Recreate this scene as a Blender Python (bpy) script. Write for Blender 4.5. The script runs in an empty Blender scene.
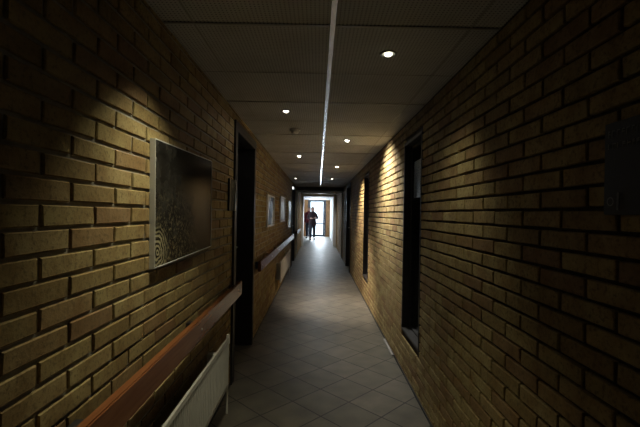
import bpy, bmesh, math, random
from mathutils import Matrix, Vector, Euler
random.seed(7)
S = bpy.context.scene
COL = S.collection

# ------------------------------------------------------------------ camera, world, light, exposure
CAM_H = 1.42
cd = bpy.data.cameras.new('camera'); cam = bpy.data.objects.new('camera', cd); COL.objects.link(cam)
cd.sensor_width = 36.0; cd.lens = 390/640*36; cd.clip_start = 0.03; cd.clip_end = 200
YAW = math.radians(0.29); ROLL = math.radians(1.0)
cam.matrix_world = (Matrix.Translation((0, 0, CAM_H)) @ Matrix.Rotation(-YAW, 4, 'Z') @
                    Matrix.Rotation(math.pi/2, 4, 'X') @ Matrix.Rotation(ROLL, 4, 'Z'))
S.camera = cam
S.view_settings.view_transform = 'Standard'; S.view_settings.look = 'None'
S.view_settings.gamma = 1.0; S.view_settings.use_curve_mapping = False
S.view_settings.exposure = -0.12
w = bpy.data.worlds.new('world'); S.world = w; w.use_nodes = True
w.node_tree.nodes['Background'].inputs[0].default_value = (0.86, 0.93, 1.0, 1)
w.node_tree.nodes['Background'].inputs[1].default_value = 3.2

def area(name, loc, rot, sx, sy, energy, color, portal=False):
    d = bpy.data.lights.new(name, 'AREA'); d.shape = 'RECTANGLE'; d.size = sx; d.size_y = sy
    d.energy = energy; d.color = color
    if portal: d.cycles.is_portal = True
    o = bpy.data.objects.new(name, d); COL.objects.link(o); o.location = loc; o.rotation_euler = rot
    return o
# daylight by the glazed end door, plus an added side fill in the lobby
area('end_door_portal', (-0.09, 24.35, 1.05), (math.radians(-90), 0, 0), 1.3, 2.1, 1, (1, 1, 1), True)
area('end_door_daylight', (-0.09, 24.5, 1.45), (math.radians(-78), 0, 0), 1.1, 2.0, 330, (0.86, 0.93, 1.0))
area('lobby_side_fill', (-1.45, 20.6, 1.35), (0, math.radians(-72), 0), 1.0, 1.8, 20, (0.9, 0.95, 1.0))

# ------------------------------------------------------------------ dims
XL, XR, ZC = -0.70, 0.79, 2.255
Y0, YB, YE = -1.6, 17.0, 24.0     # corridor start, lobby start, end wall
ROOMX0, ROOMX1 = -.86, .74

# downlights: x, y, watts, colour
LAMPS = [   # x, y, watts, colour, label, tilt towards the right wall (deg), tilt forward, beam width (deg)
 (0.35, 2.02, 13.0, (1.0, .96, .70), 'recessed ceiling downlight nearest the camera, right of the metal strip', 12, 14, 90),
 (0.316, 4.43, 175.0, (1.0, .97, .88), 'ceiling downlight right of the metal strip, second from the camera', 34, 0, 118),
 (0.32, 6.9, 250.0, (1.0, .84, .66), 'glowing warm ceiling downlight, third along the right of the metal strip', 16, 4, 104),
 (0.32, 9.3, 14.0, (1.0, .88, .72), 'faint ceiling downlight, fourth along the right of the metal strip', 0, 0, 100),
 (-0.277, 3.2, 1.6, (1.0, .94, .84), 'bright ceiling downlight in front of the smoke detector, left of the metal strip', 0, 0, 176),
 (-0.29, 5.7, 270.0, (1.0, .86, .70), 'ceiling downlight just beyond the smoke detector, left of the metal strip', 18, 6, 56),
 (-0.29, 8.1, 0.0, (1, 1, 1), 'unlit dark ceiling downlight, third along the left of the metal strip', 0, 0, 90),
 (-0.55, 9.35, 1.6, (1.0, .92, .80), 'small ceiling downlight close to the left wall near the far beam', 0, 0, 100),
]
# near left lamp above the frame, then two added unseen spots beyond the beam
LAMPS_UNSEEN = [(-0.36, 1.52, 56.0, (1.0, .93, .64), -1, 3, 92), (0.0, 13.3, 22.0, (1.0, .92, .78), 0, 0, 150), (0.0, 15.6, 70.0, (1.0, .94, .85), 0, 0, 150)]

# ------------------------------------------------------------------ materials
def mat(name, base=(.5, .5, .5), rough=.6, metal=0.0, spec=.5):
    m = bpy.data.materials.new(name); m.use_nodes = True
    b = m.node_tree.nodes['Principled BSDF']
    b.inputs['Base Color'].default_value = (*base, 1); b.inputs['Roughness'].default_value = rough
    b.inputs['Metallic'].default_value = metal; b.inputs['Specular IOR Level'].default_value = spec
    return m
def N(m, t, **kw):
    n = m.node_tree.nodes.new(t)
    for k, v in kw.items(): setattr(n, k, v)
    return n
def L(m, a, b): m.node_tree.links.new(a, b)
def B(m): return m.node_tree.nodes['Principled BSDF']
def ramp(m, fac, stops):
    r = N(m, 'ShaderNodeValToRGB'); L(m, fac, r.inputs[0])
    e = r.color_ramp.elements
    while len(e) < len(stops): e.new(.5)
    for i, (p, c) in enumerate(stops): e[i].position = p; e[i].color = (*c, 1)
    return r.outputs[0]
def noise(m, vec, scale, detail=4, rough=.55):
    n = N(m, 'ShaderNodeTexNoise'); n.inputs['Scale'].default_value = scale
    n.inputs['Detail'].default_value = detail; n.inputs['Roughness'].default_value = rough
    if vec: L(m, vec, n.inputs['Vector'])
    return n.outputs['Fac']
def mixc(m, fac, a, b, mode='MIX'):
    x = N(m, 'ShaderNodeMix', data_type='RGBA', blend_type=mode)
    for sock, v in ((0, fac), (6, a), (7, b)):
        if hasattr(v, 'default_value'): L(m, v, x.inputs[sock])
        elif sock: x.inputs[sock].default_value = (*v, 1)
        else: x.inputs[sock].default_value = v
    return x.outputs[2]
def bump(m, h, strength=.4, dist=.002):
    b = N(m, 'ShaderNodeBump'); b.inputs['Strength'].default_value = strength; b.inputs['Distance'].default_value = dist
    L(m, h, b.inputs['Height']); L(m, b.outputs[0], B(m).inputs['Normal'])
def objco(m): return N(m, 'ShaderNodeTexCoord').outputs['Object']
def noisy(name, c0, c1, scale=8, rough=.6, metal=0., bs=.2, spec=.5):
    m = mat(name, c0, rough, metal, spec); v = objco(m); n = noise(m, v, scale)
    L(m, ramp(m, n, [(.3, c0), (.7, c1)]), B(m).inputs['Base Color'])
    if bs: bump(m, noise(m, v, scale*12), bs, .001)
    return m

def brick_mat(name, cols):
    m = mat(name, rough=.85, spec=.25); v = objco(m)
    geo = N(m, 'ShaderNodeNewGeometry')
    c = ramp(m, geo.outputs['Random Per Island'], cols)
    n1 = noise(m, v, 9, 5, .65); n2 = noise(m, v, 70, 3, .7)
    c = mixc(m, ramp(m, n1, [(.35, (0, 0, 0)), (.7, (.75, .75, .75))]), c, (.17, .09, .03))
    c = mixc(m, ramp(m, n2, [(.5, (0, 0, 0)), (.68, (.7, .7, .7))]), c, (.10, .07, .035))
    L(m, c, B(m).inputs['Base Color'])
    bump(m, n2, .7, .002)
    return m
M_BRICK = brick_mat('yellow_brick', [(0, (.27, .20, .085)), (.3, (.36, .285, .125)), (.62, (.40, .32, .15)), (.85, (.31, .21, .10)), (1, (.25, .165, .085))])
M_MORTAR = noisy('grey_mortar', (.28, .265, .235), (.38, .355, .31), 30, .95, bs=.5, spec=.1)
M_MORTAR_SHADE = noisy('shaded_mortar', (.05, .045, .04), (.09, .08, .07), 30, .95, bs=.5, spec=.1)  # right wall: shade in the joints put into the mortar colour
M_PLASTER = noisy('white_plaster', (.70, .71, .70), (.78, .78, .76), 5, .8)
M_BLACKWOOD = noisy('black_stained_wood', (.012, .011, .012), (.022, .02, .02), 14, .5)
M_BLACK = mat('matt_black', (.008, .008, .009), .6)
M_GREYFRAME = noisy('pale_grey_painted_frame', (.50, .51, .50), (.58, .59, .58), 6, .55)
M_BLUEFRAME = noisy('blue_grey_door_frame', (.035, .055, .085), (.05, .07, .10), 8, .4)
M_ORANGE = brick_mat('orange_brick', [(0, (.42, .22, .10)), (.5, (.50, .27, .13)), (1, (.38, .19, .09))])
M_STEEL = mat('brushed_steel', (.62, .62, .62), .32, 1.0)
M_ALU = mat('aluminium_strip', (.72, .73, .76), .27, 1.0)
M_WHITEMET = noisy('white_enamel', (.52, .515, .48), (.58, .57, .53), 6, .35, bs=0)
M_PLASTIC = mat('white_plastic', (.8, .8, .8), .45)
M_BEAM = noisy('dark_brown_beam', (.03, .026, .022), (.045, .04, .034), 9, .5)

# wood
M_WOOD = mat('varnished_red_wood', rough=.2); v = objco(M_WOOD)
mp = N(M_WOOD, 'ShaderNodeMapping'); mp.inputs['Scale'].default_value = (30, 1.4, 30); L(M_WOOD, v, mp.inputs[0])
nn = noise(M_WOOD, mp.outputs[0], 2.2, 6, .6)
L(M_WOOD, ramp(M_WOOD, nn, [(.3, (.16, .056, .022)), (.55, (.215, .080, .030)), (.75, (.27, .105, .04))]), B(M_WOOD).inputs['Base Color'])
bump(M_WOOD, nn, .15, .001)

# floor: diagonal slate tiles
M_FLOOR = mat('slate_tiles', rough=.35); v = objco(M_FLOOR)
mp = N(M_FLOOR, 'ShaderNodeMapping'); mp.vector_type = 'POINT'
mp.inputs['Rotation'].default_value = (0, 0, -math.pi/4); L(M_FLOOR, v, mp.inputs[0])
# u = (x+y)/sqrt2, v = (y-x)/sqrt2 after the turn; grout lines fall on u = .162, v = .099 (mod .3)
mp2 = N(M_FLOOR, 'ShaderNodeMapping'); mp2.inputs['Location'].default_value = (-.162+30.0, -.099+30.0, 0); L(M_FLOOR, mp.outputs[0], mp2.inputs[0])
bt = N(M_FLOOR, 'ShaderNodeTexBrick'); bt.offset = 0; bt.squash = 1
for k, val in (('Scale', 1.0), ('Mortar Size', .006), ('Mortar Smooth', .3), ('Bias', 0), ('Brick Width', .3), ('Row Height', .3)):
    bt.inputs[k].default_value = val
bt.inputs['Color1'].default_value = (.092, .087, .070, 1); bt.inputs['Color2'].default_value = (.125, .115, .094, 1)
bt.inputs['Mortar'].default_value = (.012, .011, .010, 1)
L(M_FLOOR, mp2.outputs[0], bt.inputs['Vector'])
n1 = noise(M_FLOOR, v, 7, 6, .65)
c = mixc(M_FLOOR, .75, bt.outputs['Color'], ramp(M_FLOOR, n1, [(.3, (.45, .46, .42)), (.7, (1.5, 1.42, 1.35))]), 'MULTIPLY')
L(M_FLOOR, c, B(M_FLOOR).inputs['Base Color'])
L(M_FLOOR, ramp(M_FLOOR, noise(M_FLOOR, v, 14, 4), [(.3, (.42, .42, .42)), (.7, (.58, .58, .58))]), B(M_FLOOR).inputs['Roughness'])
h = N(M_FLOOR, 'ShaderNodeMath', operation='MULTIPLY_ADD'); L(M_FLOOR, bt.outputs['Fac'], h.inputs[0]); h.inputs[1].default_value = -1.6
L(M_FLOOR, noise(M_FLOOR, v, 24, 4), h.inputs[2])
bump(M_FLOOR, h.outputs[0], .35, .002)

# perforated ceiling tile
M_TILE = mat('perforated_ceiling_tile', rough=.7, spec=.3); v = objco(M_TILE)
def cellmask(m, v, pitch, rad):
    a = N(m, 'ShaderNodeVectorMath', operation='SCALE'); L(m, v, a.inputs[0]); a.inputs['Scale'].default_value = 1/pitch
    f = N(m, 'ShaderNodeVectorMath', operation='FRACTION'); L(m, a.outputs[0], f.inputs[0])
    s = N(m, 'ShaderNodeVectorMath', operation='SUBTRACT'); L(m, f.outputs[0], s.inputs[0]); s.inputs[1].default_value = (.5, .5, 0)
    z = N(m, 'ShaderNodeVectorMath', operation='MULTIPLY'); L(m, s.outputs[0], z.inputs[0]); z.inputs[1].default_value = (1, 1, 0)
    l = N(m, 'ShaderNodeVectorMath', operation='LENGTH'); L(m, z.outputs[0], l.inputs[0])
    g = N(m, 'ShaderNodeMath', operation='LESS_THAN'); L(m, l.outputs['Value'], g.inputs[0]); g.inputs[1].default_value = rad
    return g.outputs[0]
dots = cellmask(M_TILE, v, .0175, .22)
c = mixc(M_TILE, dots, (.56, .56, .56), (.20, .20, .20))
L(M_TILE, mixc(M_TILE, .5, c, ramp(M_TILE, noise(M_TILE, v, 3), [(.3, (.7, .7, .7)), (.7, (1.1, 1.1, 1.1))]), 'MULTIPLY'), B(M_TILE).inputs['Base Color'])
M_TEDGE = mat('ceiling_grid_metal', (.34, .33, .31), .45, .3)

def glass_mat(name, tint=(.9, .93, .95)):
    m = bpy.data.materials.new(name); m.use_nodes = True; nt = m.node_tree
    nt.nodes.clear()
    out = N(m, 'ShaderNodeOutputMaterial'); mx = N(m, 'ShaderNodeMixShader'); tr = N(m, 'ShaderNodeBsdfTransparent')
    gl = N(m, 'ShaderNodeBsdfGlossy'); fr = N(m, 'ShaderNodeFresnel')
    ge = N(m, 'ShaderNodeNewGeometry'); io = N(m, 'ShaderNodeMapRange'); L(m, ge.outputs['Backfacing'], io.inputs[0])
    io.inputs[3].default_value = 1.5; io.inputs[4].default_value = 1/1.5; L(m, io.outputs[0], fr.inputs[0])   # the same pane seen from either side
    tr.inputs[0].default_value = (*tint, 1); gl.inputs['Roughness'].default_value = .03
    L(m, fr.outputs[0], mx.inputs[0]); L(m, tr.outputs[0], mx.inputs[1]); L(m, gl.outputs[0], mx.inputs[2]); L(m, mx.outputs[0], out.inputs[0])
    return m
M_GLASS = glass_mat('clear_glass')
def emit(name, col, s):
    m = mat(name, (0, 0, 0), .5); b = B(m)
    b.inputs['Emission Color'].default_value = (*col, 1); b.inputs['Emission Strength'].default_value = s
    return m

# ------------------------------------------------------------------ mesh helpers
class MB:
    def __init__(s): s.v = []; s.f = []; s.mi = []
    def quad(s, pts, mi=0):
        n = len(s.v); s.v += [tuple(p) for p in pts]; s.f.append(tuple(range(n, n+len(pts)))); s.mi.append(mi)
    def box(s, x0, x1, y0, y1, z0, z1, mi=0):
        n = len(s.v)
        s.v += [(x0, y0, z0), (x1, y0, z0), (x1, y1, z0), (x0, y1, z0), (x0, y0, z1), (x1, y0, z1), (x1, y1, z1), (x0, y1, z1)]
        for f in ((0, 3, 2, 1), (4, 5, 6, 7), (0, 1, 5, 4), (1, 2, 6, 5), (2, 3, 7, 6), (3, 0, 4, 7)):
            s.f.append(tuple(n+i for i in f)); s.mi.append(mi)
    def cyl(s, p0, p1, r0, r1=None, n=16, mi=0, cap=True):
        r1 = r0 if r1 is None else r1
        p0, p1 = Vector(p0), Vector(p1); d = (p1-p0).normalized()
        a = d.orthogonal().normalized(); b = d.cross(a); k = len(s.v)
        for p, r in ((p0, r0), (p1, r1)):
            for i in range(n):
                t = 2*math.pi*i/n; s.v.append(tuple(p+(a*math.cos(t)+b*math.sin(t))*r))
        for i in range(n):
            j = (i+1) % n; s.f.append((k+i, k+j, k+n+j, k+n+i)); s.mi.append(mi)
        if cap:
            s.f.append(tuple(k+i for i in reversed(range(n)))); s.mi.append(mi)
            s.f.append(tuple(k+n+i for i in range(n))); s.mi.append(mi)
    def lathe(s, c, prof, n=24, mi=0):      # prof: list of (r, z), about the z axis
        k = len(s.v)
        for r, z in prof:
            for i in range(n):
                t = 2*math.pi*i/n; s.v.append((c[0]+r*math.cos(t), c[1]+r*math.sin(t), c[2]+z))
        for q in range(len(prof)-1):
            for i in range(n):
                j = (i+1) % n; s.f.append((k+q*n+i, k+q*n+j, k+(q+1)*n+j, k+(q+1)*n+i)); s.mi.append(mi)
    def build(s, name, mats, parent=None, bevel=0, smooth=False, loc=None):
        me = bpy.data.meshes.new(name); me.from_pydata(s.v, [], s.f)
        if not isinstance(mats, (list, tuple)): mats = [mats]
        for m in mats: me.materials.append(m)
        me.polygons.foreach_set('material_index', s.mi)
        if smooth: me.polygons.foreach_set('use_smooth', [True]*len(s.f))
        me.update()
        o = bpy.data.objects.new(name, me); COL.objects.link(o)
        if bevel:
            bm = bmesh.new(); bm.from_mesh(me); bmesh.ops.remove_doubles(bm, verts=bm.verts, dist=1e-6)
            bmesh.ops.recalc_face_normals(bm, faces=bm.faces); 
            bmesh.ops.bevel(bm, geom=[e for e in bm.edges if len(e.link_faces) == 2 and e.calc_face_angle(0) > .6], offset=bevel, segments=2, affect='EDGES', clamp_overlap=True)
            bm.to_mesh(me); bm.free()
        if parent: o.parent = parent
        if loc: o.location = loc
        return o
def tag(o, label, cat, group=None, kind=None):
    o['label'] = label; o['category'] = cat
    if group: o['group'] = group
    if kind: o['kind'] = kind
    return o
def struct(o, label=None, cat=None):
    o['kind'] = 'structure'
    if label: o['label'] = label
    if cat: o['category'] = cat
    return o
def thing(name, label, cat, loc=(0, 0, 0), group=None, rot=(0, 0, 0)):
    o = bpy.data.objects.new(name, None); COL.objects.link(o); o.location = loc; o.rotation_euler = rot
    o.empty_display_size = .1
    return tag(o, label, cat, group)

# ------------------------------------------------------------------ brick walls
PIT, CRS, JT = .24, .0667, .012
def brick_wall(name, side, ys, ye, openings, yphase, zphase, rowpar, label):
    """side -1: wall plane x=XL facing +x ; +1: x=XR facing -x. openings: (y0,y1,z0,z1)"""
    X = XL if side < 0 else XR
    inn = -side                       # direction into the corridor
    mb = MB()
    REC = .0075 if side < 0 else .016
    def bx(y0, y1, z0, z1):
        xa, xb = X+side*REC, X+side*.26
        mb.box(min(xa, xb), max(xa, xb), y0, y1, z0, z1, 1)
    # mortar body split round the openings
    ops = sorted(openings); y = ys
    for (a, b, c, d) in ops:
        if a > y: bx(y, a, 0, ZC+.05)
        if c > 0: bx(a, b, 0, c)
        bx(a, b, d, ZC+.05); y = b
    bx(y, ye, 0, ZC+.05)
    nrow = int(ZC/CRS)+2
    for k in range(-1, nrow):
        z0 = zphase+k*CRS; z1 = z0+CRS-JT
        z0c, z1c = max(z0, 0.002), min(z1, ZC)
        if z1c-z0c < .008: continue
        off = yphase+(PIT/2 if (k+rowpar) % 2 else 0)
        i0 = int((ys-off)/PIT)-1; i1 = int((ye-off)/PIT)+1
        for i in range(i0, i1):
            a = off+i*PIT+JT/2; b = a+PIT-JT
            a, b = max(a, ys), min(b, ye)
            segs = [(a, b)]
            for (oa, ob, oc, od) in ops:
                if z1c > oc+.004 and z0c < od-.004:
                    ns = []
                    for (p, q) in segs:
                        if q <= oa or p >= ob: ns.append((p, q)); continue
                        if p < oa: ns.append((p, oa))
                        if q > ob: ns.append((ob, q))
                    segs = ns
            for (p, q) in segs:
                if q-p < .015: continue
                j = lambda s=.0018: random.uniform(-s, s)
                prot = random.uniform(-.0012, .0012)
                base = [(p+j(), z0c+j()), (q+j(), z0c+j()), (q+j(), z1c+j()), (p+j(), z1c+j())]
                bv = .003; n = len(mb.v); xf = X+inn*prot
                cy, cz = (p+q)/2, (z0c+z1c)/2
                for (yy, zz) in base: mb.v.append((X+side*(REC+.003), yy, zz))
                for (yy, zz) in base: mb.v.append((X+side*.003, yy, zz))
                for (yy, zz) in base: mb.v.append((xf+j(.0007), yy+(bv if yy < cy else -bv), zz+(bv if zz < cz else -bv)))
                fs = []
                for r in (0, 4):
                    for e in range(4):
                        g = (e+1) % 4; fs.append((n+r+e, n+r+g, n+r+4+g, n+r+4+e))
                fs.append((n+8, n+9, n+10, n+11))
                for f in fs:
                    mb.f.append(f if side < 0 else tuple(reversed(f))); mb.mi.append(0)
    o = mb.build(name, [M_BRICK, M_MORTAR if side < 0 else M_MORTAR_SHADE])
    return struct(o, label, 'wall')

DOOR1 = (3.25, 4.20, 0, 2.13)
DOOR2 = (10.45, 11.6, 0, 2.13)
DOOR3 = (9.45, 10.65, 0, 2.15)
WIN1 = (2.98, 3.60, .37, 2.07)
WIN2 = (6.08, 6.72, .37, 2.07)
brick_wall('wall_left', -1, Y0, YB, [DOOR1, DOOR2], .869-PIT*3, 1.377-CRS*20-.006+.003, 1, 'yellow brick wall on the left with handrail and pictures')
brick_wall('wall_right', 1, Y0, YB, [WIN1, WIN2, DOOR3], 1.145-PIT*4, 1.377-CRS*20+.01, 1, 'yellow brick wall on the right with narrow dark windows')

mb = MB(); mb.box(XL-.3, XR+.3, Y0-.1, Y0, 0, ZC); struct(mb.build('wall_back', M_PLASTER))
# lobby walls
mb = MB()
mb.box(ROOMX0-.1, ROOMX0, YB, 19.9, 0, ZC); mb.box(ROOMX0-.1, ROOMX0, 21.3, YE, 0, ZC)
mb.box(ROOMX0-.1, ROOMX0, 19.9, 21.3, 0, .4); mb.box(ROOMX0-.1, ROOMX0, 19.9, 21.3, 2.15, ZC)
struct(mb.build('wall_lobby_left', M_PLASTER))
mb = MB(); mb.box(ROOMX1, ROOMX1+.1, YB, YE, 0, ZC); struct(mb.build('wall_lobby_right', M_PLASTER))
mb = MB()
mb.box(ROOMX0-.1, XL, YB, YB+.1, 0, ZC); mb.box(ROOMX1, XR+.1, YB, YB+.1, 0, ZC)
struct(mb.build('wall_lobby_front', M_PLASTER))
# end wall round the glazed door
GX0, GX1, GZ = -.62, .48, 2.25
mb = MB()
mb.box(ROOMX0-.1, GX0, YE, YE+.12, 0, ZC); mb.box(GX1, ROOMX1+.1, YE, YE+.12, 0, ZC); mb.box(GX0, GX1, YE, YE+.12, GZ, ZC)
struct(mb.build('wall_end', M_ORANGE))

mb = MB(); mb.box(-2.0, 2.4, Y0-.1, YE+1.4, -.1, 0); struct(mb.build('floor', M_FLOOR), 'dark slate tile floor laid diagonally', 'floor')

# ceiling with tile joints
mb = MB()
xs = [XL-.01, -.565, .051, .665, XR+.01]
yj = [1.72+.605*k for k in range(-6, 38)]
mb.box(-1.3, 1.3, Y0-.1, YE+.2, ZC+.012, ZC+.09, 1)
for i in range(4):
    for k in range(len(yj)-1):
        g = .004 if k % 2 else .0015
        g2 = .0015 if k % 2 else .004
        gx = .0022
        mb.box(xs[i]+gx, xs[i+1]-gx, yj[k]+g2, yj[k+1]-g, ZC, ZC+.012, 0)
for k in range(len(yj)):                       # a thin bright flange at every joint
    if k % 2 == 0:
        mb.box(XL, XR, yj[k]+.005, yj[k]+.019, ZC-.0035, ZC+.002, 2)
    else:
        mb.box(XL, XR, yj[k]-.003, yj[k]+.005, ZC-.0015, ZC+.002, 2)
for x in (-.565, .665): mb.box(x-.004, x+.004, Y0, YB, ZC-.002, ZC+.002, 2)
mb.box(ROOMX0, xs[0], YB, YE, ZC, ZC+.012, 0); mb.box(xs[4], ROOMX1, YB, YE, ZC, ZC+.012, 0)
struct(mb.build('ceiling', [M_TILE, M_BLACK, M_TEDGE]), 'suspended ceiling of perforated tiles', 'ceiling')
mb = MB(); mb.box(.040, .062, Y0, 14.0, ZC-.006, ZC+.001)
struct(mb.build('trim_1', M_ALU, bevel=.001), 'long shiny metal strip running down the ceiling', 'ceiling strip')

# beam and portal frames
mb = MB(); mb.box(XL, XR, 12.3, 12.5, ZC-.115, ZC); struct(mb.build('trim_2', M_BEAM), 'dark beam across the far end of the ceiling', 'beam')
def portal(name, y, jl, jr, top, m, d=.1, z1=ZC):
    mb = MB(); mb.box(XL, XL+jl, y, y+d, 0, z1); mb.box(XR-jr, XR, y, y+d, 0, z1); mb.box(XL+jl, XR-jr, y, y+d, z1-top, z1)
    return struct(mb.build(name, m, bevel=.004))
portal('trim_3', 12.52, .035, .03, .05, M_PLASTER, .08, ZC-.117)  # white frame whose top stands for the lit underside of the beam
mb = MB(); mb.box(XL, XR, 15.2, 15.4, ZC-.06, ZC); struct(mb.build('trim_4', M_BEAM))
portal('trim_5', 16.85, .07, .12, .10, M_PLASTER, .14)

# skirting
mb = MB(); y = Y0
for a, b in ((Y0, DOOR3[0]-.05), (DOOR3[1]+.05, YB-.2)): mb.box(XR-.008, XR+.004, a, b, 0, .018)
struct(mb.build('baseboard_right', M_BLACK))
mb = MB()
for a, b in ((Y0, DOOR1[0]-.05), (DOOR1[1]+.05, DOOR2[0]-.05), (DOOR2[1]+.05, YB-.2)): mb.box(XL-.004, XL+.008, a, b, 0, .018)
struct(mb.build('baseboard_left', M_BLACK))

# ------------------------------------------------------------------ doors (closed, deep recess)
def door(name, side, op, depth, label, window=False, handle_far=True):
    X = XL if side < 0 else XR
    y0, y1, z0, z1 = op; inn = -side
    t = bpy.data.objects.new(name, None); COL.objects.link(t); t.location = (X, (y0+y1)/2, 0); struct(t, label, 'door')
    def bx(mb, d0, d1, a, b, c, d):      # d measured outward from wall plane
        xa, xb = side*d0, side*d1
        mb.box(min(xa, xb), max(xa, xb), a-(y0+y1)/2, b-(y0+y1)/2, c, d)
    mb = MB()
    bx(mb, -.018, depth, y0, y0+.035, 0, z1); bx(mb, -.018, depth, y1-.035, y1, 0, z1); bx(mb, -.018, depth, y0+.035, y1-.035, z1-.035, z1)
    bx(mb, -.018, -.001, y0-.05, y0, 0, z1+.05); bx(mb, -.018, -.001, y1, y1+.05, 0, z1+.05); bx(mb, -.018, -.001, y0, y1, z1, z1+.05)
    mb.build('door_frame', M_BLACKWOOD, t, bevel=.003)
    mb = MB(); bx(mb, depth-.06, depth-.015, y0+.036, y1-.036, .008, z1-.036)
    lf = mb.build('door_leaf', M_BLACKWOOD, t, bevel=.002)
    mb = MB(); bx(mb, depth-.065, depth-.0601, y0+.14, y1-.14, .2, .95); bx(mb, depth-.065, depth-.0601, y0+.14, y1-.14, 1.08, z1-.2)
    mb.build('door_panel', M_BLACKWOOD, lf, bevel=.002)
    yy = (y1-.09 if handle_far else y0+.09)-(y0+y1)/2
    mb = MB(); hx = side*(depth-.06); 
    mb.cyl((hx, yy, 1.05), (hx-side*.006, yy, 1.05), .024); mb.cyl((hx-side*.005, yy, 1.05), (hx-side*.05, yy, 1.05), .009)
    mb.cyl((hx-side*.045, yy+.008, 1.05), (hx-side*.045, yy-.11 if handle_far else yy+.11, 1.05), .009)
    mb.build('handle', M_STEEL, lf, smooth=False)
    return t
door('door_1', -1, DOOR1, .25, 'black recessed door in the left wall between the two handrails')
door('door_2', -1, DOOR2, .14, 'far black doorway in the left wall')
door('door_3', 1, DOOR3, .14, 'far black doorway in the right wall')

# ------------------------------------------------------------------ windows in the right wall
def window(name, op, label):
    y0, y1, z0, z1 = op; ym = (y0+y1)/2
    t = bpy.data.objects.new(name, None); COL.objects.link(t); t.location = (XR, ym, z0); struct(t, label, 'window')
    def bx(mb, d0, d1, a, b, c, d): mb.box(d0, d1, a-ym, b-ym, c-z0, d-z0)
    mb = MB(); f = .022
    bx(mb, -.004, .10, y0, y0+f, z0, z1); bx(mb, -.004, .10, y1-f, y1, z0, z1)
    bx(mb, -.004, .10, y0+f, y1-f, z0, z0+f); bx(mb, -.004, .10, y0+f, y1-f, z1-f, z1)
    mb.build('window_frame', M_BLACKWOOD, t, bevel=.004)
    mb = MB(); g = f+.001; s = .022
    bx(mb, .062, .095, y0+g, y0+g+s, z0+g, z1-g); bx(mb, .062, .095, y1-g-s, y1-g, z0+g, z1-g)
    bx(mb, .062, .095, y0+g+s, y1-g-s, z0+g, z0+g+s); bx(mb, .062, .095, y0+g+s, y1-g-s, z1-g-s, z1-g)
    sa = mb.build('sash', M_BLACKWOOD, t, bevel=.004)
    mb = MB(); bx(mb, .074, .080, y0+g+s-.005, y1-g-s+.005, z0+g+s-.005, z1-g-s+.005); mb.build('glass', M_GLASS, sa)
    mb = MB(); bx(mb, .052, .062, y0+g+.004, y0+g+.020, 1.02, 1.12); bx(mb, .040, .052, y0+g+.008, y0+g+.016, 1.03, 1.05); mb.build('catch', M_STEEL, sa)
    return t
window('window_1', WIN1, 'nearest tall narrow black window in the right brick wall')
window('window_2', WIN2, 'farther tall narrow black window in the right brick wall')
mb = MB(); mb.box(XR+.0805, XR+.0815, 3.30, 3.555, 1.575, 1.905)  # added thin sheet standing for an unidentified pale patch in the pane
o = mb.build('pale_sheet', mat('pale_blue_sheet', (.76, .81, .92), .7)); tag(o, 'pale bluish sheet added behind the glass of the nearest black window', 'sheet')
# the unlit rooms behind the two windows
M_DARKROOM = mat('dark_room_wall', (.10, .10, .11), .9)
for i, op in enumerate((WIN1, WIN2)):
    a, b = op[0]-.5, op[1]+1.2; mb = MB(); x0, x1 = XR+.27, XR+1.6
    mb.box(x1, x1+.05, a, b, 0, ZC); mb.box(x0, x1, a-.05, a, 0, ZC); mb.box(x0, x1, b, b+.05, 0, ZC)
    mb.box(x0, x1, a, b, ZC, ZC+.04)
    struct(mb.build('wall_room', M_DARKROOM))

# ------------------------------------------------------------------ end glazed door
t = bpy.data.objects.new('door_4', None); COL.objects.link(t); t.location = (0, YE, 0)
struct(t, 'bright glazed door at the far end of the corridor', 'door')
mb = MB(); f = .06
mb.box(GX0, GX0+f, -.02, .1, 0, GZ); mb.box(GX1-f, GX1, -.02, .1, 0, GZ); mb.box(GX0+f, GX1-f, -.02, .1, GZ-f, GZ)
mb.build('door_frame', M_BLUEFRAME, t, bevel=.004)
mb = MB(); a, b = GX0+f+.004, GX1-f-.004; s = .10
mb.box(a, a+s, .0, .05, .01, GZ-f-.004); mb.box(b-s, b, .0, .05, .01, GZ-f-.004)
mb.box(a+s, b-s, .0, .05, GZ-f-.004-.05, GZ-f-.004); mb.box(a+s, b-s, .0, .05, .01, .12); mb.box(a+s, b-s, .0, .05, .78, .84)
lf = mb.build('door_leaf', M_BLUEFRAME, t, bevel=.004)
mb = MB(); mb.box(a+s-.01, b-s+.01, .022, .028, .115, .785); mb.box(a+s-.01, b-s+.01, .022, .028, .835, GZ-f-.05)
mb.build('glass', M_GLASS, lf)
mb = MB(); mb.cyl((b-.05, 0, 1.05), (b-.05, -.05, 1.05), .01); mb.cyl((b-.05, -.045, 1.05), (b-.17, -.045, 1.05), .009); mb.build('handle', M_STEEL, lf)
# unseen lobby side window, added to let in side light
t = bpy.data.objects.new('window_3', None); COL.objects.link(t); t.location = (ROOMX0, 20.6, .4); struct(t, 'added, unseen side window of the end lobby', 'window')
mb = MB(); mb.box(-.08, .01, -.7, -.64, 0, 1.75); mb.box(-.08, .01, .64, .7, 0, 1.75); mb.box(-.08, .01, -.64, .64, 0, .06); mb.box(-.08, .01, -.64, .64, 1.69, 1.75)
mb.build('window_frame', M_GREYFRAME, t, bevel=.004)
mb = MB(); mb.box(-.045, -.04, -.645, .645, .055, 1.695); mb.build('glass', M_GLASS, t)

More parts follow.
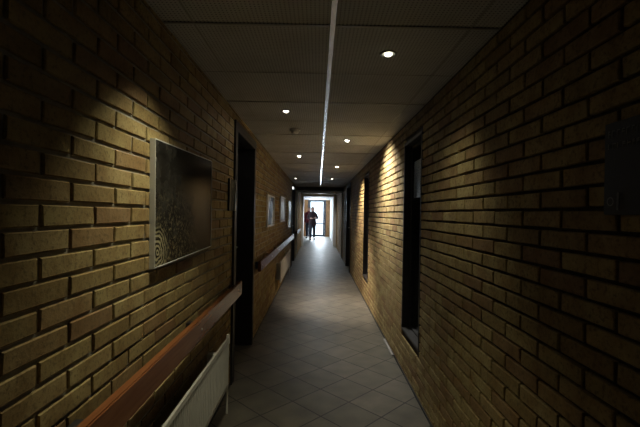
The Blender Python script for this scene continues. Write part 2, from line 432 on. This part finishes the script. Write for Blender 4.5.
# ------------------------------------------------------------------ handrails
def handrail(y0, y1, zz, slope, label, nb):
    t = thing('handrail', label, 'handrail', (XL, (y0+y1)/2, zz), 'wooden handrails on the left wall', (math.atan(slope), 0, 0)); h = (y1-y0)/2
    mb = MB(); mb.box(.045, .08, -h, h, 0, .115); mb.build('rail_board', M_WOOD, t, bevel=.005)
    for k in range(nb):
        y = -h+.12+(2*h-.24)*k/(nb-1)
        b = MB(); b.box(.002, .045, y-.025, y+.025, .02, .095); br = b.build('bracket', M_BLACKWOOD, t, bevel=.002)
        b = MB(); b.cyl((.079, y, .0575), (.0835, y, .0575), .007, .0055, 12); b.cyl((.0835, y, .0575), (.0845, y, .0575), .003, .003, 6)
        b.build('bolt', M_STEEL, t)
    return t
handrail(-1.0, 3.24, .712, .012, 'red-brown wooden handrail board nearest the camera, ending at the black door', 5)
handrail(4.31, 10.2, .765, .0, 'wooden handrail board running on from the black door towards the far end', 7)
handrail(11.9, 14.1, .765, .0, 'short far piece of wooden handrail just before the pale far door frame', 3)

# ------------------------------------------------------------------ radiators
def radiator(y0, y1, z0, z1, label):
    t = thing('radiator', label, 'radiator', (XL, (y0+y1)/2, z0), 'white panel radiators under the handrail')
    h = (y1-y0)/2; H = z1-z0
    # fluted front panel
    mb = MB(); p = .0333; n = int(2*h/p); p = 2*h/n
    prof = []
    for k in range(n):
        y = -h+k*p
        prof += [(y, .096), (y+p*.32, .096), (y+p*.42, .0895), (y+p*.9, .0895)]
    prof.append((h, .096))
    for a, b in zip(prof, prof[1:]):
        mb.quad([(a[1], a[0], .022), (b[1], b[0], .022), (b[1], b[0], H-.022), (a[1], a[0], H-.022)])
    for zz, zi in ((0, .022), (H, H-.022)):
        mb.quad([(.094, -h, zz), (.094, h, zz), (.096, h, zi), (.096, -h, zi)])
    for y in (-h, h): mb.quad([(.078, y, .004), (.094, y, 0), (.094, y, H), (.078, y, H-.004)] if y > 0 else [(.094, y, 0), (.078, y, .004), (.078, y, H-.004), (.094, y, H)])
    mb.box(.078, .0885, -h+.001, h-.001, .004, H-.004)
    mb.quad([(.078, -h, H-.004), (.094, -h, H), (.094, h, H), (.078, h, H-.004)]); mb.quad([(.094, -h, 0), (.078, -h, .004), (.078, h, .004), (.094, h, 0)])
    mb.build('front_panel', M_WHITEMET, t)
    mb = MB(); y = h-.05
    mb.cyl((.082, h-.01, H-.05), (.082, h+.03, H-.05), .008); mb.cyl((.082, h+.03, H-.05), (.082, h+.03, H+.012), .014, .011); mb.build('valve', M_PLASTIC, t)
    mb = MB(); mb.cyl((.082, h+.03, H-.05), (.082, h+.03, -z0+.001), .007, n=10); mb.build('pipe', M_WHITEMET, t)
    for y in (-h+.2, h-.2):
        mb = MB(); mb.box(.005, .079, y-.02, y+.02, .02, H-.04); mb.build('wall_bracket', M_WHITEMET, t)
radiator(.25, 2.72, .20, .545, 'long low white radiator nearest the camera under the first handrail')
radiator(6.5, 8.75, .25, .60, 'white radiator farther along the left wall under the second handrail')

# ------------------------------------------------------------------ pictures on the left wall
def foliage_mat():
    m = mat('dark_foliage_print', rough=.14, spec=.04); v = objco(m)   # object coords: y along the wall, z up
    b1 = ramp(m, noise(m, v, 60, 6, .8), [(.52, (0, 0, 0)), (.62, (1, 1, 1))])
    sx = N(m, 'ShaderNodeSeparateXYZ'); L(m, v, sx.inputs[0])
    def mr(sock, a, b, c=0., d=1.):
        r = N(m, 'ShaderNodeMapRange'); L(m, sock, r.inputs[0]); 
        for i, q in enumerate((a, b, c, d)): r.inputs[i+1].default_value = q
        return r.outputs[0]
    hz = mr(sx.outputs['Z'], .10, -.22); hy = mr(sx.outputs['Y'], .25, -.38)
    mk = N(m, 'ShaderNodeMath', operation='MULTIPLY'); L(m, hz, mk.inputs[0]); L(m, hy, mk.inputs[1])
    mk2 = N(m, 'ShaderNodeMath', operation='MULTIPLY'); L(m, mk.outputs[0], mk2.inputs[0]); L(m, b1, mk2.inputs[1])
    base = ramp(m, noise(m, v, 12, 6, .7), [(.35, (.004, .004, .004)), (.7, (.03, .029, .026))])
    c = mixc(m, mk2.outputs[0], base, (.26, .22, .12))
    # fern-like leaf rings in the lower near corner
    mp = N(m, 'ShaderNodeMapping'); mp.inputs['Location'].default_value = (0, .40, .20); L(m, v, mp.inputs[0])
    mp.inputs['Scale'].default_value = (0, 1, 1)
    wv = N(m, 'ShaderNodeTexWave', wave_type='RINGS', rings_direction='SPHERICAL'); wv.inputs['Scale'].default_value = 16; wv.inputs['Distortion'].default_value = 5
    wv.inputs['Detail'].default_value = 2; wv.inputs['Detail Scale'].default_value = 1.2
    L(m, mp.outputs[0], wv.inputs[0])
    ln = N(m, 'ShaderNodeVectorMath', operation='LENGTH'); L(m, mp.outputs[0], ln.inputs[0])
    near = mr(ln.outputs['Value'], .13, .06)
    st = ramp(m, wv.outputs['Fac'], [(.5, (0, 0, 0)), (.65, (1, 1, 1))])
    mk3 = N(m, 'ShaderNodeMath', operation='MULTIPLY'); L(m, near, mk3.inputs[0]); L(m, st, mk3.inputs[1])
    c = mixc(m, mk3.outputs[0], c, (.30, .27, .17))
    L(m, c, B(m).inputs['Base Color'])
    return m
t = thing('framed_picture', 'large dark glossy foliage picture in a steel frame, nearest on the left wall', 'picture', (XL, 2.05, 1.45), 'pictures on the left wall', (math.radians(1.4), 0, 0))
hw, z0, z1, d = .43, -.262, .280, .024
mb = MB(); mb.box(.002, d-.002, -hw+.004, hw-.004, z0+.004, z1-.004); mb.build('print', foliage_mat(), t)
mb = MB()
mb.box(.001, d, -hw, -hw+.004, z0, z1); mb.box(.001, d, hw-.004, hw, z0, z1); mb.box(.001, d, -hw+.004, hw-.004, z0, z0+.004); mb.box(.001, d, -hw+.004, hw-.004, z1-.004, z1)
mb.build('frame', noisy('pale_aluminium_frame', (.50, .51, .50), (.58, .59, .58), 6, .4, .2), t)

def landscape_mat(name, a, b, c0, ang, off):
    m = mat(name, rough=.5, spec=.06); v = objco(m)
    mp = N(m, 'ShaderNodeMapping'); mp.inputs['Rotation'].default_value = (ang, 0, 0); mp.inputs['Location'].default_value = (0, off, 0); L(m, v, mp.inputs[0])
    sx = N(m, 'ShaderNodeSeparateXYZ'); L(m, mp.outputs[0], sx.inputs[0])
    ad = N(m, 'ShaderNodeMath', operation='MULTIPLY_ADD'); L(m, noise(m, v, 5, 3), ad.inputs[0]); ad.inputs[1].default_value = .3; L(m, sx.outputs['Y'], ad.inputs[2])
    r = ramp(m, ad.outputs[0], [(.10, a), (.14, c0), (.42, c0), (.48, b)])
    L(m, r, B(m).inputs['Base Color']); B(m).inputs['Coat Weight'].default_value = .08; B(m).inputs['Coat Roughness'].default_value = .2
    return m
M_WHITEFRAME = mat('white_picture_frame', (.58, .58, .60), .5)
def picture(y0, y1, z0, z1, pm, label):
    t = thing('framed_picture', label, 'picture', (XL, (y0+y1)/2, (z0+z1)/2), 'pictures on the left wall')
    hw, hh, f = (y1-y0)/2, (z1-z0)/2, .05
    mb = MB(); mb.box(.002, .014, -hw+f, hw-f, -hh+f*.5, hh-f*.5); mb.build('print', pm, t)
    mb = MB(); mb.box(.001, .02, -hw, -hw+f, -hh, hh); mb.box(.001, .02, hw-f, hw, -hh, hh); mb.box(.001, .02, -hw+f, hw-f, -hh, -hh+f*.5); mb.box(.001, .02, -hw+f, hw-f, hh-f*.5, hh)
    mb.build('frame', M_WHITEFRAME, t, bevel=.002)
picture(5.27, 6.12, 1.22, 1.67, landscape_mat('blue_white_print', (.40, .42, .45), (.34, .33, .31), (.015, .03, .05), .7, .15), 'white-framed picture with a dark blue diagonal shape, just beyond the black door')
picture(7.1, 8.1, 1.25, 1.73, landscape_mat('pale_print', (.40, .41, .45), (.26, .21, .17), (.40, .39, .39), 1.2, .0), 'pale white-framed picture, second beyond the black door')
picture(9.0, 9.95, 1.06, 1.70, landscape_mat('grey_print', (.10, .11, .13), (.30, .31, .33), (.04, .045, .05), .9, .05), 'narrow-looking glossy picture farthest along the left wall')

# ------------------------------------------------------------------ door sign, black board, smoke detector, floor strip
t = thing('door_sign', 'small dark door sign with a metal edge beside the black door', 'sign', (XL, 3.11, 1.43))
mb = MB(); mb.box(.002, .016, -.10, .075, 0, .25); mb.build('sign_plate', M_BLACK, t, bevel=.002)
mb = MB(); mb.box(.002, .026, .0755, .09, 0, .25); mb.build('metal_edge', M_WHITEMET, t)
mb = MB(); mb.box(.0162, .02, -.10, -.092, .0, .25); mb.build('metal_edge', M_STEEL, t)

t = thing('notice_board', 'black notice board with faint lettering at the right edge of the picture', 'board', (XR, .80, 1.43))
mb = MB(); mb.box(-.012, -.002, -.26, .26, 0, .245); mb.build('board_panel', M_BLACK, t, bevel=.002)
M_FAINT = mat('faint_grey_lettering', (.14, .14, .145), .6)
mb = MB(); random.seed(3)
for row, (zz, hh) in enumerate(((.205, .018), (.175, .014))):      # two lines of faint marks for lettering, not readable
    y = .245
    while y > -.05:
        wd = random.choice((.006, .009, .011)); 
        mb.box(-.0128, -.0121, y-.0022, y, zz, zz+hh)
        if random.random() < .6: mb.box(-.0128, -.0121, y-wd, y-.0022, zz+hh-.003, zz+hh)
        if random.random() < .5: mb.box(-.0128, -.0121, y-wd, y-.0022, zz+hh*.45, zz+hh*.45+.003)
        y -= wd+.006
mb.build('lettering', M_FAINT, t)
mb = MB(); n = 20
for i in range(n):
    a0, a1 = 2*math.pi*i/n, 2*math.pi*(i+1)/n
    mb.quad([(-.0126, .235+r*math.cos(a), .035+r*math.sin(a)) for r, a in ((.009, a0), (.012, a0), (.012, a1), (.009, a1))])
mb.box(-.0128, -.0121, .205, .212, .012, .058)
mb.build('emblem', M_FAINT, t)

t = thing('smoke_detector', 'white round smoke detector on the ceiling left of the metal strip', 'smoke detector', (-.245, 3.9, ZC))
mb = MB(); mb.lathe((0, 0, 0), [(.0, -.001), (.052, -.001), (.052, -.012), (.046, -.016), (.001, -.016)], 28); mb.build('base', M_PLASTIC, t, smooth=False)
mb = MB(); mb.lathe((0, 0, 0), [(.038, -.016), (.036, -.034), (.03, -.042), (.012, -.046), (.0005, -.046)], 28); mb.build('sensor_head', M_PLASTIC, t, smooth=True)

mb = MB(); mb.box(XR-.03, XR-.009, 3.9, 4.4, 0, .022)
o = mb.build('cable_cover', mat('dull_grey_plastic', (.3, .29, .27), .5), bevel=.003); tag(o, 'short pale strip on the floor against the right wall', 'cable cover')

# ------------------------------------------------------------------ downlights
def downlight(x, y, watts, colr, label, tx, ty, cone):
    t = thing('downlight', label, 'ceiling light', (x, y, ZC), 'recessed ceiling downlights')
    mb = MB(); mb.lathe((0, 0, 0), [(.030, .008), (.030, -.003), (.034, -.005), (.043, -.003), (.045, -.0005)], 28)
    mb.build('ring', M_RING, t, smooth=True)
    lm = emit('lamp_glow', colr, 8+watts*.2) if watts else M_PLASTIC
    mb = MB(); mb.lathe((0, 0, 0), [(.020, -.001), (.018, -.007), (.013, -.011), (.008, -.0125), (.0004, -.013)], 24)
    mb.build('lamp', lm, t, smooth=True)
    if watts: spot(x, y, watts, colr, tx, ty, cone, t)
def spot(x, y, watts, colr, tx, ty, cone, parent=None):
    d = bpy.data.lights.new('spot_beam', 'SPOT'); d.energy = watts; d.color = colr
    d.spot_size = math.radians(cone); d.spot_blend = 1.0 if cone < 150 or parent is None else .3; d.shadow_soft_size = .015
    o = bpy.data.objects.new('spot_beam', d); COL.objects.link(o)
    o.rotation_euler = (math.radians(ty), math.radians(-tx), 0)
    if parent: o.parent = parent; o.location = (0, 0, -.03)
    else: o.location = (x, y, ZC-.03)
M_RING = mat('grey_lamp_ring', (.22, .22, .21), .5, .4)
for a in LAMPS: downlight(*a)
for a in LAMPS_UNSEEN: spot(*a)

t = thing('wall_lamp', 'tiny round glowing lamp by the far black doorway on the left', 'lamp', (XL, 10.27, 2.08))
mb = MB(); mb.cyl((.001, 0, 0), (.02, 0, 0), .03); mb.build('base', M_PLASTIC, t)
mb = MB(); mb.cyl((.02, 0, 0), (.045, 0, 0), .028, .02); mb.build('lamp_glass', emit('wall_lamp_glow', (.9, .95, 1), 8), t)

# ------------------------------------------------------------------ people
def skin(name, verts, edges, radii, m, parent, sub=2, root=0, flat=None):
    me = bpy.data.meshes.new(name); me.from_pydata(verts, edges, [])
    o = bpy.data.objects.new(name, me); COL.objects.link(o)
    md = o.modifiers.new('s', 'SKIN'); md.use_smooth_shade = True
    for i, r in enumerate(radii):
        rr = r if isinstance(r, tuple) else (r, r)
        me.skin_vertices[0].data[i].radius = rr
        me.skin_vertices[0].data[i].use_root = (i == root)
    o.modifiers.new('b', 'SUBSURF').levels = sub; o.modifiers['b'].render_levels = sub
    bpy.context.view_layer.update()
    dg = bpy.context.evaluated_depsgraph_get(); me2 = bpy.data.meshes.new_from_object(o.evaluated_get(dg))
    o.modifiers.clear(); o.data = me2; me2.materials.clear(); me2.materials.append(m)
    for p in me2.polygons: p.use_smooth = True
    o.parent = parent
    return o
M_EYE = mat('eye', (.05, .04, .04), .3)
M_SKIN = mat('skin', (.36, .20, .14), .55)
def cloth(name, c): return noisy(name, c, tuple(min(1, q*1.5) for q in c), 22, .85, bs=.5, spec=.2)

def person(loc, yawdeg, label, jacket, trousers, hairc, shoec, stride, arms, tunic, longhair, scale=1.0):
    """faces -y (towards the camera) before turning. arms: per side (elbow, wrist) offsets from the shoulder."""
    t = thing('person', label, 'person', loc, 'two people walking at the far end', (0, 0, math.radians(yawdeg)))
    t.scale = (scale,)*3
    sl, sr = stride
    P = {}
    P['pel'] = (0, 0, .93); P['sp'] = (0, .005, 1.10); P['ch'] = (0, .01, 1.30); P['nb'] = (0, .005, 1.45)
    P['nk'] = (0, -.005, 1.51); P['hd'] = (0, -.02, 1.60); P['tp'] = (0, -.012, 1.68)
    V = list(P.values()); names = list(P.keys()); E = [(i, i+1) for i in range(len(V)-1)]
    R = [(.11, .085), (.105, .085), (.13, .09), (.075, .065), (.052, .055), (.072, .09), (.055, .07)]
    J = {}
    for s, st in ((-1, sl), (1, sr)):
        hip = (s*.09, 0, .88); kn = (s*.10, st*.55-.03, .49); an = (s*.10, st, .09); toe = (s*.115, st-.15, .035)
        k = len(V); V += [hip, kn, an, toe]; R += [(.080, .080), (.050, .052), (.040, .042), (.035, .028)]
        E += [(0, k), (k, k+1), (k+1, k+2), (k+2, k+3)]; J[('leg', s)] = (hip, kn, an, toe)
    for s, (el, wr) in zip((-1, 1), arms):
        sh = (s*.165, .01, 1.385); e = tuple(a+b for a, b in zip(sh, el)); w_ = tuple(a+b for a, b in zip(sh, wr))
        k = len(V); V += [sh, e, w_]; R += [.042, .036, .028]; E += [(2, k), (k, k+1), (k+1, k+2)]
        J[('arm', s)] = (sh, e, w_)
        # hand: palm then five fingers
        d = (Vector(w_)-Vector(e)).normalized(); sidev = d.cross(Vector((0, 0, 1)))
        if sidev.length < .2: sidev = Vector((0, 1, 0))
        sidev.normalize(); up = sidev.cross(d)
        palm = Vector(w_)+d*.06; V.append(tuple(palm)); R.append((.030, .018)); kp = k+3; E.append((k+2, kp))
        for q, (o_, ln) in enumerate(((-.027, .060), (-.009, .072), (.009, .068), (.027, .052))):
            p1 = palm+d*.035+sidev*o_; p2 = palm+d*(.035+ln*.55)+sidev*o_*1.1-up*.012; n0 = len(V); p3 = p2+d*ln*.3-up*.03
            V += [tuple(p1), tuple(p2), tuple(p3)]; R += [.009, .008, .0065]; E += [(kp, n0), (n0, n0+1), (n0+1, n0+2)]
        n0 = len(V); p1 = Vector(w_)+d*.03+sidev*-.035; p2 = p1+d*.035-sidev*.02
        V += [tuple(p1), tuple(p2)]; R += [.011, .008]; E += [(kp, n0), (n0, n0+1)]
    skin('body', V, E, R, M_SKIN, t)
    # face
    fm = MB()
    for s in (-1, 1):
        fm = MB(); fm.lathe((s*.03, -.106, 1.60), [(.0005, -.008), (.008, -.005), (.010, 0), (.008, .005), (.0005, .008)], 10)
        fm.build('eye', M_EYE, t, smooth=True)
    fm = MB(); fm.lathe((0, -.112, 1.572), [(.0005, -.016), (.014, -.012), (.013, 0), (.007, .022), (.0005, .034)], 10); fm.build('nose', M_SKIN, t, smooth=True)
    fm = MB(); fm.lathe((0, -.098, 1.54), [(.0005, -.006), (.02, -.002), (.02, .002), (.0005, .006)], 12); fm.build('mouth', mat('lips', (.35, .12, .10), .5), t, smooth=True)
    fm = MB()
    for s in (-1, 1):
        fm = MB(); fm.lathe((s*.078, -.01, 1.59), [(.0005, -.03), (.013, -.018), (.017, 0), (.017, .015), (.0005, .03)], 10)
        fm.build('ear', M_SKIN, t, smooth=True)
    # hair: a shell over the crown, longer at the nape for long hair
    hm = MB(); nu, nv = 20, 9; hc = (0, .012, 1.625)
    for q in range(nv+1):
        for i in range(nu):
            a = 2*math.pi*i/nu; back = (1+math.sin(a))/2            # 1 at the back of the head
            low = math.radians(62+back*(78 if longhair else 40)); th = .02+low*q/nv
            drop = .12*back*max(0, q/nv-.7)/.3 if longhair else 0
            hm.v.append((hc[0]+.088*math.sin(th)*math.cos(a), hc[1]+.104*math.sin(th)*math.sin(a), hc[2]+.098*math.cos(th)-drop))
    for q in range(nv):
        for i in range(nu):
            k = (i+1) % nu; hm.f.append((q*nu+i, (q+1)*nu+i, (q+1)*nu+k, q*nu+k)); hm.mi.append(0)
    hm.f.append(tuple(range(nu))); hm.mi.append(0)
    ho = hm.build('hair', noisy('hair', hairc, tuple(q*1.6 for q in hairc), 40, .6), t, smooth=True)
    sd = ho.modifiers.new('thick', 'SOLIDIFY'); sd.thickness = .012
    # jacket body lofted from hem to collar, sleeves as parts
    def loft(name, rings, m, cap=True):
        lm = MB(); nn = 28
        for (z, rx, ry, yo) in rings:
            for i in range(nn):
                a = 2*math.pi*i/nn; ca, sa = math.cos(a), math.sin(a); fold = 1+.015*math.sin(a*7+z*9)
                lm.v.append((rx*math.copysign(abs(ca)**.85, ca)*fold, yo+ry*math.copysign(abs(sa)**.85, sa)*fold, z))
        for q in range(len(rings)-1):
            for i in range(nn):
                k = (i+1) % nn; lm.f.append((q*nn+i, q*nn+k, (q+1)*nn+k, (q+1)*nn+i)); lm.mi.append(0)
        if cap: lm.f.append(tuple(reversed(range(nn)))); lm.mi.append(0); lm.f.append(tuple((len(rings)-1)*nn+i for i in range(nn))); lm.mi.append(0)
        return lm.build(name, m, t, smooth=True)
    loft('jacket', [(tunic, .205, .155, 0), (tunic+.08, .20, .155, 0), (.95, .19, .15, 0), (1.08, .172, .135, .005), (1.22, .185, .138, .01), (1.33, .20, .135, .012),
                    (1.40, .195, .115, .012), (1.435, .165, .095, .01), (1.46, .11, .08, .005), (1.475, .072, .068, .0), (1.50, .064, .064, -.004)], jacket)
    loft('trouser_hips', [(.74, .165, .11, 0), (.82, .175, .125, 0), (.95, .165, .12, 0), (1.02, .15, .11, 0)], trousers)
    for s in (-1, 1):
        sh, e, w_ = J[('arm', s)]; wv = Vector(e).lerp(Vector(w_), .92)
        top = (sh[0]*.82, sh[1], sh[2]-.012)
        skin('sleeve', [top, tuple(Vector(sh)+Vector((s*.012, 0, -.045))), e, tuple(wv)], [(0, 1), (1, 2), (2, 3)], [.058, .066, .054, .044], jacket, t)
    for s in (-1, 1):
        hip, kn, an, toe = J[('leg', s)]
        skin('trouser_leg', [(s*.075, 0, .92), kn, tuple(Vector(kn).lerp(Vector(an), .97))], [(0, 1), (1, 2)], [(.112, .112), (.080, .080), (.062, .062)], trousers, t)
        skin('shoe', [(an[0], an[1]+.045, .058), (toe[0], toe[1]+.06, .05), (toe[0], toe[1]-.035, .04)], [(0, 1), (1, 2)], [(.058, .055), (.056, .046), (.046, .036)], shoec, t)
    return t
M_SHOE = mat('dark_leather', (.02, .018, .016), .4)
person((-.29, 21.0, 0), 4, 'person walking in front in a dark knee-length jacket, hands before the chest',
       cloth('dark_maroon_jacket', (.016, .009, .011)), cloth('black_leggings', (.016, .016, .022)), (.03, .02, .015), M_SHOE, (-.26, .16),
       (((-.08, .03, -.28), (.06, -.20, -.26)), ((.11, .02, -.27), (-.02, -.20, -.24))), .74, True, 1.03)
person((-.52, 22.0, 0), -3, 'person walking behind in a red jacket and dark trousers',
       cloth('red_jacket', (.07, .011, .014)), cloth('dark_trousers', (.02, .02, .028)), (.02, .015, .012), M_SHOE, (.14, -.20),
       (((-.05, .03, -.29), (-.03, -.08, -.52)), ((.06, .0, -.29), (.07, -.12, -.50))), .86, False, 1.04)
